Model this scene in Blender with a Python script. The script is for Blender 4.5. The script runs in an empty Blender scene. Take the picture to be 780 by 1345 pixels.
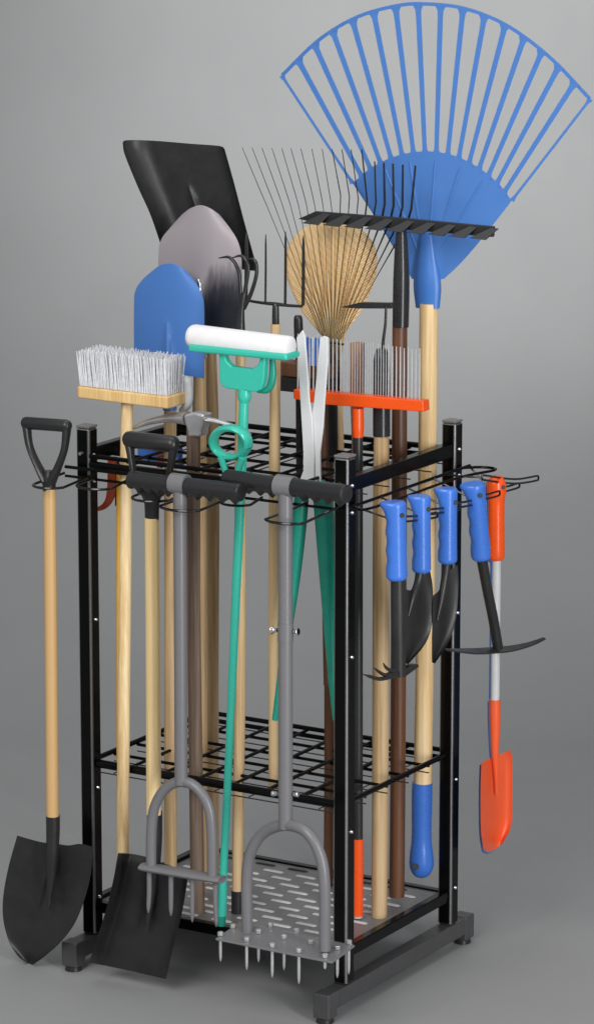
import bpy, bmesh, math, random
from mathutils import Vector, Matrix
random.seed(7)
C = bpy.context.scene.collection
sc = bpy.context.scene
R = math.radians

# ------------------------------------------------------------------ camera
FPX = 4711.45                       # focal length in photo pixels (780 wide)
CAM = Vector((3.0205, -4.3578, 1.7918)); YAW, PITCH = -0.5433, -0.2095
FW = Vector((math.sin(YAW)*math.cos(PITCH), math.cos(YAW)*math.cos(PITCH), math.sin(PITCH)))
RT = Vector((math.cos(YAW), -math.sin(YAW), 0)); UP = RT.cross(FW)
cd = bpy.data.cameras.new('camera'); cam = bpy.data.objects.new('camera', cd); C.objects.link(cam)
cd.sensor_fit = 'HORIZONTAL'; cd.sensor_width = 36; cd.lens = 36*FPX/780; cd.clip_end = 100
mw = Matrix((RT, UP, -FW)).transposed().to_4x4(); mw.translation = CAM; cam.matrix_world = mw
sc.camera = cam
S = 5.55/FPX                        # metres per photo pixel near the rack

def ray(px, py): return FW + RT*((px-390)/FPX) - UP*((py-672.5)/FPX)
def PY(px, py, Y):
    d = ray(px, py); return CAM + d*((Y-CAM.y)/d.y)
def PX(px, py, X):
    d = ray(px, py); return CAM + d*((X-CAM.x)/d.x)
def PZ(px, py, Z):
    d = ray(px, py); return CAM + d*((Z-CAM.z)/d.z)

# ------------------------------------------------------------------ materials
def srgb(r, g, b):
    f = lambda c: ((c/255+0.055)/1.055)**2.4 if c > 10 else c/255/12.92
    return (f(r), f(g), f(b), 1)
def base_mat(name):
    m = bpy.data.materials.new(name); m.use_nodes = True
    nt = m.node_tree; return m, nt, nt.nodes['Principled BSDF']
def noise(nt, scale, stretch=(1,1,1), detail=4, rough=0.6):
    tc = nt.nodes.new('ShaderNodeTexCoord'); mp = nt.nodes.new('ShaderNodeMapping')
    mp.inputs['Scale'].default_value = stretch
    nt.links.new(tc.outputs['Object'], mp.inputs['Vector'])
    n = nt.nodes.new('ShaderNodeTexNoise'); n.inputs['Scale'].default_value = scale
    n.inputs['Detail'].default_value = detail; n.inputs['Roughness'].default_value = rough
    nt.links.new(mp.outputs['Vector'], n.inputs['Vector']); return n
def ramp(nt, src, stops):
    r = nt.nodes.new('ShaderNodeValToRGB'); e = r.color_ramp.elements
    while len(e) < len(stops): e.new(0.5)
    for k, (p, c) in enumerate(stops): e[k].position = p; e[k].color = c
    nt.links.new(src, r.inputs['Fac']); return r
def plain(name, col, rough=0.4, metal=0.0, var=0.12, scale=60, bump=0.0, bscale=400, coat=0.0, spec=0.5):
    m, nt, b = base_mat(name)
    n = noise(nt, scale)
    lo = tuple(c*(1-var) for c in col[:3])+(1,); hi = tuple(min(1, c*(1+var)) for c in col[:3])+(1,)
    r = ramp(nt, n.outputs['Fac'], [(0.3, lo), (0.7, hi)]); nt.links.new(r.outputs['Color'], b.inputs['Base Color'])
    n2 = noise(nt, scale*2.3)
    rr = ramp(nt, n2.outputs['Fac'], [(0.3, (rough*0.85,)*3+(1,)), (0.7, (min(1, rough*1.15),)*3+(1,))])
    nt.links.new(rr.outputs['Color'], b.inputs['Roughness'])
    b.inputs['Metallic'].default_value = metal; b.inputs['Coat Weight'].default_value = coat
    b.inputs['Specular IOR Level'].default_value = spec
    if bump:
        n3 = noise(nt, bscale); bp = nt.nodes.new('ShaderNodeBump')
        bp.inputs['Strength'].default_value = bump; bp.inputs['Distance'].default_value = 0.001
        nt.links.new(n3.outputs['Fac'], bp.inputs['Height']); nt.links.new(bp.outputs['Normal'], b.inputs['Normal'])
    return m
def wood(name, dark, mid, light, rough=0.5, figure=1.0, sz=1.0):
    m, nt, b = base_mat(name)
    g = noise(nt, 210*sz, (1, 1, 0.022), 6, 0.65)              # fine fibre along the pole
    w = noise(nt, 38*sz, (1, 1, 0.055), 4, 0.6)                # broad figure
    mx = nt.nodes.new('ShaderNodeMath'); mx.operation = 'MULTIPLY_ADD'
    mx.inputs[1].default_value = 0.6*figure; nt.links.new(w.outputs['Fac'], mx.inputs[0])
    hf = nt.nodes.new('ShaderNodeMath'); hf.operation = 'MULTIPLY'; hf.inputs[1].default_value = 0.5
    nt.links.new(g.outputs['Fac'], hf.inputs[0]); nt.links.new(hf.outputs[0], mx.inputs[2])
    r = ramp(nt, mx.outputs[0], [(0.40, dark), (0.53, mid), (0.64, light)])
    nt.links.new(r.outputs['Color'], b.inputs['Base Color']); b.inputs['Roughness'].default_value = rough
    bp = nt.nodes.new('ShaderNodeBump'); bp.inputs['Strength'].default_value = 0.25; bp.inputs['Distance'].default_value = 0.0006
    nt.links.new(g.outputs['Fac'], bp.inputs['Height']); nt.links.new(bp.outputs['Normal'], b.inputs['Normal'])
    return m

M = {}
M['black_gloss'] = plain('black_gloss_paint', (0.0025, 0.0025, 0.0027, 1), 0.22, 0, 0.1, 90, spec=0.16)
M['edge_gloss'] = plain('black_rounded_edge_paint', (0.0025, 0.0025, 0.0027, 1), 0.42, 0, 0.05, 90, spec=1.0, coat=1.0)
M['edge_gloss'].node_tree.nodes['Principled BSDF'].inputs['IOR'].default_value = 2.1
M['edge_gloss'].node_tree.nodes['Principled BSDF'].inputs['Coat Roughness'].default_value = 0.38
M['hook_gloss'] = plain('black_hook_enamel', (0.004, 0.004, 0.0042, 1), 0.2, 0, 0.1, 90, spec=0.6)
M['black_satin'] = plain('black_satin_plastic', (0.018, 0.018, 0.019, 1), 0.36, 0, 0.06, 70, 0.04, 700)
M['grip_black'] = plain('black_rubber_grip', (0.016, 0.016, 0.017, 1), 0.34, 0, 0.06, 80, 0.05, 900)
M['blade_black'] = plain('black_blade_paint', (0.017, 0.0168, 0.0165, 1), 0.42, 0, 0.25, 30, 0.2, 600)
M['foot_grey'] = plain('charcoal_foot_plastic', (0.058, 0.058, 0.06, 1), 0.4, 0, 0.08, 60, 0.15, 800)
M['cap_reflection'] = plain('post_cap_reflection_grey', (0.16, 0.16, 0.165, 1), 0.3, 0, 0.04)  # lighter grey stands in for light reflected on the post tops
M['tray_grey'] = plain('grey_tray_steel', (0.2, 0.2, 0.205, 1), 0.42, 0.2, 0.06, 40)
M['zinc'] = plain('bright_zinc', (0.85, 0.85, 0.86, 1), 0.25, 0.85, 0.05)
M['slot_bright'] = plain('bright_pressed_steel', (0.72, 0.72, 0.73, 1), 0.3, 0.25, 0.05)
M['chrome'] = plain('chrome_steel', (0.75, 0.75, 0.76, 1), 0.16, 1.0, 0.05)
M['silver'] = plain('brushed_silver_steel', (0.6, 0.6, 0.61, 1), 0.33, 0.75, 0.1, 50)
M['blade_silver'] = plain('pale_shear_steel', (0.70, 0.70, 0.71, 1), 0.36, 0.05, 0.03, 40)
M['tooth_wire'] = plain('bright_tooth_wire', (0.66, 0.66, 0.67, 1), 0.3, 0.5, 0.04)
M['tool_grey'] = plain('grey_enamel', srgb(112, 111, 114), 0.34, 0.0, 0.02, 50, 0.03, 900)
M['dark_steel'] = plain('dark_steel', (0.04, 0.04, 0.042, 1), 0.27, 0.5, 0.05, 40)
M['wire_dark'] = plain('dark_spring_wire', (0.012, 0.012, 0.012, 1), 0.35, 0.3, 0.2)
M['blue'] = plain('blue_plastic', srgb(64, 116, 190), 0.36, 0, 0.02, 25, 0.08, 900)
M['blue_flat'] = plain('blue_sheet_plastic', srgb(70, 119, 188), 0.46, 0, 0.02, 18, 0.05, 700)
M['blue_grip'] = plain('blue_grip_plastic', srgb(62, 115, 206), 0.28, 0, 0.02, 40, 0.1, 900)
M['orange'] = plain('orange_plastic', srgb(238, 84, 20), 0.26, 0, 0.02, 40, 0.05, 800)
M['orange_paint'] = plain('orange_enamel', srgb(232, 92, 48), 0.34, 0, 0.02, 30)
M['rust_strap'] = plain('burnt_orange_strap', srgb(165, 58, 10), 0.42, 0, 0.12, 60)
M['teal'] = plain('teal_plastic', srgb(58, 186, 164), 0.25, 0, 0.02, 40)
M['teal_dark'] = plain('dark_teal_grip', srgb(24, 138, 118), 0.3, 0, 0.1, 20)
M['white'] = plain('white_sponge', srgb(236, 234, 236), 0.75, 0, 0.03, 60, 0.5, 1100)
M['bristle'] = plain('white_bristle', srgb(226, 227, 230), 0.45, 0, 0.14, 200)
M['bristle_blue'] = plain('blue_bristle', srgb(70, 125, 210), 0.5, 0, 0.1, 200)
M['pale_plastic'] = plain('pale_grey_plastic', srgb(196, 197, 198), 0.4, 0, 0.05)
M['yellow'] = plain('yellow_lacquer', srgb(226, 170, 50), 0.4, 0, 0.08)
M['wood'] = wood('ash_wood', srgb(196, 160, 106), srgb(222, 190, 138), srgb(238, 212, 166))
M['wood_pale'] = wood('pale_ash_wood', srgb(222, 190, 134), srgb(238, 210, 158), srgb(248, 226, 182), 0.42, 0.7)
M['wood_amber'] = wood('amber_ash_wood', srgb(118, 80, 44), srgb(176, 134, 84), srgb(202, 164, 112), 0.4, 1.5)
M['wood_tan'] = wood('tan_beech_wood', srgb(150, 120, 82), srgb(186, 156, 114), srgb(206, 178, 136), 0.52)
M['wood_grain'] = wood('coarse_tan_wood', srgb(150, 108, 62), srgb(196, 160, 112), srgb(216, 186, 140), 0.5, 1.5)
M['wood_block'] = wood('pine_block_wood', srgb(214, 172, 110), srgb(234, 198, 138), srgb(244, 214, 160), 0.5, 0.8)
M['wood_brown'] = wood('brown_stained_wood', srgb(66, 40, 24), srgb(92, 58, 38), srgb(112, 74, 50), 0.42)
M['wood_umber'] = wood('umber_wood', srgb(128, 92, 70), srgb(160, 122, 96), srgb(182, 146, 118), 0.5)
M['wood_walnut'] = wood('weathered_walnut_wood', srgb(78, 62, 52), srgb(112, 92, 78), srgb(136, 116, 100), 0.5)

def weave_mat():
    m, nt, b = base_mat('woven_bamboo')
    tc = nt.nodes.new('ShaderNodeTexCoord')
    def wv(rot, sc_):
        mp = nt.nodes.new('ShaderNodeMapping'); mp.inputs['Rotation'].default_value = (0, rot, 0)
        nt.links.new(tc.outputs['Object'], mp.inputs['Vector'])
        w = nt.nodes.new('ShaderNodeTexWave'); w.wave_type = 'BANDS'; w.bands_direction = 'Z'
        w.inputs['Scale'].default_value = sc_; w.inputs['Distortion'].default_value = 1.2; w.inputs['Detail'].default_value = 2
        nt.links.new(mp.outputs['Vector'], w.inputs['Vector']); return w
    a, c = wv(R(38), 95), wv(R(-42), 34)
    mul = nt.nodes.new('ShaderNodeMath'); mul.operation = 'ADD'
    h = nt.nodes.new('ShaderNodeMath'); h.operation = 'MULTIPLY'; h.inputs[1].default_value = 0.75
    nt.links.new(a.outputs['Fac'], h.inputs[0]); nt.links.new(h.outputs[0], mul.inputs[0])
    h2 = nt.nodes.new('ShaderNodeMath'); h2.operation = 'MULTIPLY'; h2.inputs[1].default_value = 0.3
    nt.links.new(c.outputs['Fac'], h2.inputs[0]); nt.links.new(h2.outputs[0], mul.inputs[1])
    n = noise(nt, 22, (1, 1, 1), 3)
    ad = nt.nodes.new('ShaderNodeMath'); ad.operation = 'MULTIPLY_ADD'; ad.inputs[1].default_value = 0.45
    nt.links.new(n.outputs['Fac'], ad.inputs[0]); nt.links.new(mul.outputs[0], ad.inputs[2])
    r = ramp(nt, ad.outputs[0], [(0.2, srgb(190, 146, 92)), (0.6, srgb(226, 186, 130)), (1.0, srgb(244, 214, 166))])
    nt.links.new(r.outputs['Color'], b.inputs['Base Color']); b.inputs['Roughness'].default_value = 0.6
    bp = nt.nodes.new('ShaderNodeBump'); bp.inputs['Strength'].default_value = 0.5; bp.inputs['Distance'].default_value = 0.001
    nt.links.new(a.outputs['Fac'], bp.inputs['Height']); nt.links.new(bp.outputs['Normal'], b.inputs['Normal'])
    return m
M['weave'] = weave_mat()

def reflection_mat(cx, cz, rx, rz):
    """pale grey steel with a dark blue-black mirror reflection painted into its colour"""
    m, nt, b = base_mat('pale_steel_painted_reflection')
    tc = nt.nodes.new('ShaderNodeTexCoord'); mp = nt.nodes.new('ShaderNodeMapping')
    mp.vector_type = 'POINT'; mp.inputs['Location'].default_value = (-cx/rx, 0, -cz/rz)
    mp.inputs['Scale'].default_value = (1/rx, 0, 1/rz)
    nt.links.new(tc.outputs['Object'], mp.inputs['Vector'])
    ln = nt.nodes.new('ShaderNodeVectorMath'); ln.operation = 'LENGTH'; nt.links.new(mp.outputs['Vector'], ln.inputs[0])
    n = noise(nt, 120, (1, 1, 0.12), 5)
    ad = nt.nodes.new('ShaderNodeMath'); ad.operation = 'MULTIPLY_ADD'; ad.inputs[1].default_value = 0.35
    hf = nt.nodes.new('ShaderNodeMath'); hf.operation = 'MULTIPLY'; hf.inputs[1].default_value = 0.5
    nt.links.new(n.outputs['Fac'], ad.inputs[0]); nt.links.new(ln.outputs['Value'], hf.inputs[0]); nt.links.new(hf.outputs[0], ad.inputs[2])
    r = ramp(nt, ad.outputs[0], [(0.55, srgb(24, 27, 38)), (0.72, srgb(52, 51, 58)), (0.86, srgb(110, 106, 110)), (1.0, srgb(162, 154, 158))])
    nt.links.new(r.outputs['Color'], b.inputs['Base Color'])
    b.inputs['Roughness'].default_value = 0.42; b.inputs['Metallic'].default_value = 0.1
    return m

# ------------------------------------------------------------------ mesh builder
def crom(pts, n):
    """resample a polyline of tuples as a Catmull-Rom curve with n+1 points, even in arc length"""
    pts = [Vector(p) for p in pts]
    if len(pts) == 2: return [pts[0].lerp(pts[1], i/n) for i in range(n+1)]
    dense = []
    for i in range(len(pts)-1):
        p0 = pts[i-1] if i else pts[0]*2-pts[1]; p1, p2 = pts[i], pts[i+1]
        p3 = pts[i+2] if i+2 < len(pts) else p2*2-p1
        for k in range(24):
            t = k/24
            dense.append(0.5*((2*p1)+(p2-p0)*t+(2*p0-5*p1+4*p2-p3)*t*t+(3*p1-p0-3*p2+p3)*t**3))
    dense.append(pts[-1])
    L = [0]
    for a, b in zip(dense, dense[1:]): L.append(L[-1]+(b-a).length)
    out, j = [], 0
    for i in range(n+1):
        s = L[-1]*i/n
        while j < len(L)-2 and L[j+1] < s: j += 1
        t = (s-L[j])/max(1e-9, L[j+1]-L[j]); out.append(dense[j].lerp(dense[j+1], min(1, t)))
    return out

class MB:
    def __init__(s): s.v = []; s.f = []
    def add(s, vs, fs):
        o = len(s.v); s.v += [Vector(v) for v in vs]; s.f += [tuple(i+o for i in f) for f in fs]
        return s
    def tube(s, pts, rad, n=12, cap=True, squash=None):
        """pts: Vectors; rad: number or list; squash=(axis, k) flattens the section along a world axis"""
        pts = [Vector(p) for p in pts]; k = len(pts)
        rad = [rad]*k if not isinstance(rad, (list, tuple)) else list(rad)
        tg = [(pts[min(i+1, k-1)]-pts[max(i-1, 0)]).normalized() for i in range(k)]
        a = Vector((0, 1, 0)) if abs(tg[0].y) < 0.9 else Vector((0, 0, 1))
        nrm = (a-tg[0]*a.dot(tg[0])).normalized(); vs = []
        for i in range(k):
            nrm = (nrm-tg[i]*nrm.dot(tg[i])).normalized(); bn = tg[i].cross(nrm)
            for j in range(n):
                t = 2*math.pi*j/n; o = (nrm*math.cos(t)+bn*math.sin(t))*rad[i]
                if squash: ax, q = squash; o = o-ax*(o.dot(ax)*(1-q))
                vs.append(pts[i]+o)
        fs = [(i*n+j, i*n+(j+1) % n, (i+1)*n+(j+1) % n, (i+1)*n+j) for i in range(k-1) for j in range(n)]
        if cap: fs += [tuple(range(n))[::-1], tuple((k-1)*n+j for j in range(n))]
        return s.add(vs, fs)
    def rod(s, pts, rad, n=12, cap=True, seg=8, **kw):
        """smooth rod through control points with per-point radii"""
        rad = [rad]*len(pts) if not isinstance(rad, (list, tuple)) else rad
        m = (len(pts)-1)*seg
        q = crom([tuple(p)+(r,) for p, r in zip(pts, rad)], m) if len(pts) > 2 else [Vector(tuple(p)+(r,)) for p, r in zip(pts, rad)]
        return s.tube([v.to_3d() if len(v) == 3 else Vector(v[:3]) for v in q], [v[3] for v in q], n, cap, **kw)
    def box(s, lo, hi):
        x0, y0, z0 = lo; x1, y1, z1 = hi
        return s.add([(x0,y0,z0),(x1,y0,z0),(x1,y1,z0),(x0,y1,z0),(x0,y0,z1),(x1,y0,z1),(x1,y1,z1),(x0,y1,z1)],
                     [(3,2,1,0),(4,5,6,7),(0,1,5,4),(1,2,6,5),(2,3,7,6),(3,0,4,7)])
    def prism(s, pts, off):
        n = len(pts); off = Vector(off); pts = [Vector(p) for p in pts]
        return s.add(pts+[p+off for p in pts], [tuple(range(n)), tuple(range(2*n-1, n-1, -1))]+[(i, i+n, (i+1) % n+n, (i+1) % n) for i in range(n)])
    def ball(s, c, r, n=16, m=10, sc_=(1,1,1)):
        c = Vector(c); vs = [c+Vector((0,0,r*sc_[2]))]; fs = []
        for i in range(1, m):
            for j in range(n):
                a, b = math.pi*i/m, 2*math.pi*j/n
                vs.append(c+Vector((r*sc_[0]*math.sin(a)*math.cos(b), r*sc_[1]*math.sin(a)*math.sin(b), r*sc_[2]*math.cos(a))))
        vs.append(c-Vector((0,0,r*sc_[2])))
        for j in range(n): fs.append((0, 1+j, 1+(j+1) % n)); fs.append((len(vs)-1, 1+(m-2)*n+(j+1) % n, 1+(m-2)*n+j))
        for i in range(m-2):
            for j in range(n): fs.append((1+i*n+j, 1+(i+1)*n+j, 1+(i+1)*n+(j+1) % n, 1+i*n+(j+1) % n))
        return s.add(vs, fs)
    def patch(s, top, right, bottom, left, place, g, th, nu=24, nv=32):
        """Coons patch over four outline curves (photo outline), dished by g(u,v), with thickness th"""
        T, B, L, Rr = crom(top, nu), crom(bottom, nu), crom(left, nv), crom(right, nv)
        grid = []
        for j in range(nv+1):
            for i in range(nu+1):
                u, v = i/nu, j/nv
                p = T[i]*(1-v)+B[i]*v+L[j]*(1-u)+Rr[j]*u-(T[0]*(1-u)*(1-v)+T[nu]*u*(1-v)+B[0]*(1-u)*v+B[nu]*u*v)
                grid.append((p[0], p[1], g(u, v)))
        w = nu+1; N = len(grid)
        vs = [place(a, b, d) for a, b, d in grid]+[place(a, b, d+th) for a, b, d in grid]
        fs = []
        for j in range(nv):
            for i in range(nu):
                a = j*w+i; fs += [(a, a+w, a+w+1, a+1), (N+a, N+a+1, N+a+w+1, N+a+w)]
        rim = list(range(w))+[j*w+nu for j in range(1, nv+1)]+[nv*w+i for i in range(nu-1, -1, -1)]+[j*w for j in range(nv-1, 0, -1)]
        for a, b in zip(rim, rim[1:]+rim[:1]): fs.append((a, b, N+b, N+a))
        return s.add(vs, fs)
    def build(s, name, mat, parent=None, bevel=0, seg=2, angle=38):
        o0 = root_loc(parent)
        me = bpy.data.meshes.new(name); me.from_pydata([v-o0 for v in s.v], [], s.f)
        bm = bmesh.new(); bm.from_mesh(me)
        bmesh.ops.recalc_face_normals(bm, faces=bm.faces); bm.to_mesh(me); bm.free()
        me.materials.append(M[mat] if isinstance(mat, str) else mat)
        me.shade_smooth(); me.set_sharp_from_angle(angle=R(angle))
        o = bpy.data.objects.new(name, me); C.objects.link(o)
        if parent: o.parent = parent
        if bevel:
            b = o.modifiers.new('bevel', 'BEVEL'); b.width = bevel; b.segments = seg; b.limit_method = 'ANGLE'; b.angle_limit = R(35)
            b.harden_normals = True
        return o
def root_loc(p):
    v = Vector((0, 0, 0))
    while p: v = v+p.location; p = p.parent
    return v
def thing(name, label, cat, loc, group=None):
    o = bpy.data.objects.new(name, None); o.empty_display_size = 0.05; C.objects.link(o)
    o.location = loc; o['label'] = label; o['category'] = cat
    if group: o['group'] = group
    return o
def rodpx(pts, Y=0, n=14, **kw):
    """pts: (px, py, radius_px[, Y]) -> MB rod"""
    P_ = [PY(p[0], p[1], p[3] if len(p) > 3 else Y) for p in pts]
    return MB().rod(P_, [p[2]*S for p in pts], n, **kw)
def platepx(outline, Y, th): return MB().prism([PY(a, b, Y) for a, b in outline], (0, th, 0))
def bump(u, v, u0, w, v0, v1):
    """a tapering raised fold along v centred at u0"""
    if not v0 <= v <= v1: return 0
    t = (v-v0)/(v1-v0); ww = w*(1-0.75*t)
    return math.exp(-((u-u0)/ww)**2)*(1-t)**0.7

# ------------------------------------------------------------------ setting: studio sweep
def sweep():
    Fh = Vector((FW.x, FW.y, 0)).normalized(); Rh = RT
    prof = [(-9, -0.045), (-4, -0.045), (0, -0.045), (1.2, -0.045)]
    for k in range(1, 17):
        a = R(90)*k/16; prof.append((1.2+1.6*math.sin(a), -0.045+1.6*(1-math.cos(a))))
    prof.append((2.8, 6.0))
    m = MB(); vs = []
    for d, z in prof:
        for w in (-7, -3, 0, 3, 7): vs.append(Vector((0.24, 0.17, 0))+Fh*d+Rh*w+Vector((0, 0, z)))
    fs = [(i*5+j, i*5+j+1, (i+1)*5+j+1, (i+1)*5+j) for i in range(len(prof)-1) for j in range(4)]
    m.add(vs, fs)
    mat = plain('grey_backdrop_paper', (0.285, 0.287, 0.288, 1), 0.75, 0, 0.03, 3, spec=0.15)
    o = m.build('backdrop', mat); o['kind'] = 'structure'
sweep()

# ------------------------------------------------------------------ the rack
W, D, p, H = 0.4743, 0.3211, 0.0248, 0.80
FLOOR = -0.045
rack = thing('tool_rack', 'black metal freestanding rack with square posts, wire shelves and feet holding every tool', 'tool rack', (W/2, D/2, FLOOR))
for x0 in (0, W-p):
    for y0 in (0, D):
        post = MB().box((x0, y0, 0.0), (x0+p, y0+p, H-0.003)).build('post', 'black_gloss', rack, 0.0036, 1)
        post.data.materials.append(M['edge_gloss']); post.modifiers['bevel'].material = 1
        MB().box((x0+0.0006, y0+0.0006, H-0.0035), (x0+p-0.0006, y0+p-0.0006, H)).build('post_cap', 'cap_reflection', post, 0.0008)
        for z in (0.755, 0.715, 0.5, 0.235, 0.06):
            b = MB().tube([(x0+p-0.001, y0+p*0.5, z), (x0+p+0.0025, y0+p*0.5, z)], [0.0033, 0.0022], 10)
            b.build('bolt', 'chrome', post)
        if y0 == 0:
            MB().tube([(x0+p*0.42, y0+0.001, 0.758), (x0+p*0.42, y0-0.004, 0.758)], [0.0042, 0.0026], 12).build('bolt', 'chrome', post)
for x0 in (0, W-p):
    run = MB().box((x0, -0.036, -0.027), (x0+p, D+p+0.036, 0.0)).build('foot_runner', 'foot_grey', rack, 0.002)
    for a, b in ((-0.054, -0.028), (D+p+0.022, D+p+0.05)):
        MB().box((x0-0.0015, a, -0.0375), (x0+p+0.0015, b, 0.0015)).build('end_cap', 'foot_grey', run, 0.0025, 3)
        c = ((x0+p/2), (a+b)/2)
        MB().tube([(c[0], c[1], -0.0375), (c[0], c[1], -0.045)], [0.0125, 0.0135], 20).build('foot_pad', 'black_satin', run)
    MB().box((x0+0.003, p, 0.7435), (x0+p-0.004, D, 0.765)).build('side_bar', 'black_gloss', rack, 0.003, 3)

def shelf(z, rails, nx, ny, r_g, low=0.0):
    sh = MB()
    for i in range(1, nx):
        x = p+(W-2*p)*i/nx; sh.tube([(x, p/2, z), (x, D+p/2, z)], r_g, 8)
    for j in range(1, ny):
        y = p/2+D*j/ny; sh.tube([(p/2, y, z-2*r_g), (W-p/2, y, z-2*r_g)], r_g, 8)
    o = sh.build('wire_shelf', 'black_gloss', rack)
    for y, zz, rr in rails:
        MB().tube([(p, y, zz), (W-p, y, zz)], rr, 12).build('rail', 'black_gloss', o)
    for x in (p*0.5, W-p*0.5):
        MB().tube([(x, p, z), (x, D, z)], 0.0042, 10).build('rail', 'black_gloss', o)
    if low:
        lw = MB()
        for i in range(0, nx):
            x = p+(W-2*p)*(i+0.5)/nx; lw.tube([(x, p/2, z-low), (x, D+p/2, z-low)], r_g*0.4, 6)
        for j in range(0, ny+1):
            y = p/2+D*j/ny; lw.tube([(p/2, y, z-low-0.002), (W-p/2, y, z-low-0.002)], r_g*0.4, 6)
        lw.build('lower_wires', 'dark_steel', o)
YF, YB = p/2, D+p/2
shelf(0.750, [(0.004, 0.7545, 0.0035), (0.006, 0.741, 0.0058), (YB, 0.7545, 0.0045), (YB, 0.741, 0.0045)], 7, 5, 0.0026, 0.018)
shelf(0.276, [(YF, 0.2735, 0.0066), (YB, 0.279, 0.0038), (YB, 0.267, 0.0038)], 7, 5, 0.0026, 0.014)
tray = MB().box((0.006, 0.006, 0.0475), (W-0.006, D+p-0.006, 0.05)).build('tray', 'tray_grey', rack)
for a, b in (((p, YF-0.007, 0.036), (W-p, YF+0.007, 0.053)), ((p, YB-0.007, 0.036), (W-p, YB+0.007, 0.053)),
             ((YF-0.007, p, 0.038), (YF+0.007, D, 0.056)), ((W-YF-0.007, p, 0.038), (W-YF+0.007, D, 0.056))):
    MB().box(a, b).build('tray_rim', 'black_gloss', tray, 0.002)
sl = MB()
rows = 12
for j in range(rows):
    y = 0.036+(D+p-0.072)*j/(rows-1)
    x = 0.035+(0.03 if j % 2 else 0)
    while x+0.036 < W-0.03:
        tgt = MB() if j == rows-1 else sl
        c, hw, hh, n = Vector((x+0.018, y, 0.0502)), 0.0185, 0.0046, 8
        ring = [Vector((c.x+(hw-hh)*(1 if math.cos(t) > 0 else -1)+hh*math.cos(t), c.y+hh*math.sin(t), 0.0504)) for t in [2*math.pi*(k+0.5)/16 for k in range(16)]]
        top = [Vector(((q.x-c.x)*0.86+c.x, (q.y-c.y)*0.55+c.y, 0.0519)) for q in ring]
        tgt.add(ring+top, [tuple(range(16, 32))]+[(k, (k+1) % 16, 16+(k+1) % 16, 16+k) for k in range(16)])
        if tgt is not sl: tgt.build('pressed_slot', 'dark_steel', tray)
        x += 0.06
so = sl.build('pressed_slots', 'slot_bright', tray)

# front hook strip and its wire rings, side strip and its pegs
hz = 0.727
fs_ = MB().tube([(-0.012, -0.010, hz+0.010), (W-0.004, -0.010, hz+0.010)], 0.0026, 8)
fs_.tube([(-0.012, -0.010, hz-0.004), (W-0.004, -0.010, hz-0.004)], 0.0022, 8)
fstrip = fs_.build('hook_strip', 'black_gloss', rack)
def ring(cx, cy, rx, ry, z=hz):
    """wire loop springing from the strip round a point in front of it"""
    pts = [Vector((cx-rx*0.9, -0.010, z))]
    for k in range(13):
        a = math.pi*(1+k/12); pts.append(Vector((cx+rx*math.cos(a), cy+ry*math.sin(a), z-0.004)))
    pts.append(Vector((cx+rx*0.9, -0.010, z)))
    MB().rod(pts, 0.0021, 8, seg=3).build('hook', 'hook_gloss', fstrip)
ss = MB().tube([(W+0.006, 0.004, hz), (W+0.006, D+p+0.01, hz)], 0.0026, 8)
e0 = [(W+0.006, 0.0, hz), (W+0.03, -0.01, hz), (W+0.036, 0.06, hz), (W+0.036, 0.26, hz), (W+0.055, 0.345, hz), (W+0.03, 0.355, hz), (W+0.006, 0.335, hz)]
ss.rod(e0, 0.0022, 8)
sstrip = ss.build('hook_strip', 'black_gloss', rack)

# ------------------------------------------------------------------ D grips, T grips
def d_grip(root, bar, arms, neck, Y, rbar, mat='grip_black'):
    """bar: 2 px points; arms: two lists of (px,py,r); neck: list of (px,py,r)"""
    g = MB()
    a, b = bar
    ax, bx = PY(a[0], a[1], Y), PY(b[0], b[1], Y)
    dd = (bx-ax).normalized(); r = rbar*S
    g.tube([ax, ax+dd*r*0.25, ax+dd*r*0.7, bx-dd*r*0.7, bx-dd*r*0.25, bx], [r*0.6, r*0.88, r, r, r*0.88, r*0.6], 18)
    for arm in arms:
        g.rod([PY(q[0], q[1], Y) for q in arm], [q[2]*S for q in arm], 12, squash=(Vector((0, 1, 0)), 1.5))
    g.rod([PY(q[0], q[1], Y) for q in neck], [q[2]*S for q in neck], 16)
    return g.build('handle_grip', mat, root)

# ---- round-point shovel at the far left
YS = -0.08
t = thing('digging_shovel', 'round point shovel with black blade and amber wood shaft hanging outside the left front post', 'shovel', PY(62, 1180, YS))
d_grip(t, ((30, 555), (92, 559.5)), ([(35, 559, 5), (39, 586, 4.2), (50, 612, 4.6), (61, 632, 6)], [(88, 562, 5), (84.5, 590, 4.2), (76, 614, 4.6), (67, 633, 6)]),
       [(64, 618, 6), (64.5, 630, 8.5), (64.5, 644, 8.3)], YS, 8)
rodpx([(65, 640, 8.2), (67, 860, 8.2), (69, 1076, 8.2)], YS, 18).build('shaft', 'wood_amber', t)
rodpx([(69.5, 1072, 9.2), (69.5, 1100, 8.8), (68, 1140, 7), (64, 1195, 2.5)], YS+0.001, 16).build('socket', 'blade_black', t)
def gsh(u, v): return -0.018*(2*u-1)**2*(1-0.35*v)+0.014-0.011*bump(u, v, 0.46, 0.09, 0, 0.66)+0.012*v*v
MB().patch([(22.6, 1098), (40, 1103), (56, 1107), (75, 1109), (90, 1111), (105, 1109), (122, 1113)],
           [(122, 1113), (119, 1150), (110, 1185), (98, 1214), (80, 1238), (60, 1256), (45, 1267)],
           [(33, 1264), (39, 1269), (45, 1267)],
           [(22.6, 1098), (11, 1140), (4, 1180), (4.5, 1210), (12, 1238), (23, 1256), (33, 1264)],
           lambda a, b, d: PY(a, b, YS+d), gsh, 0.0022, 30, 40).build('blade', 'blade_black', t, 0.0007, 2, 60)
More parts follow.
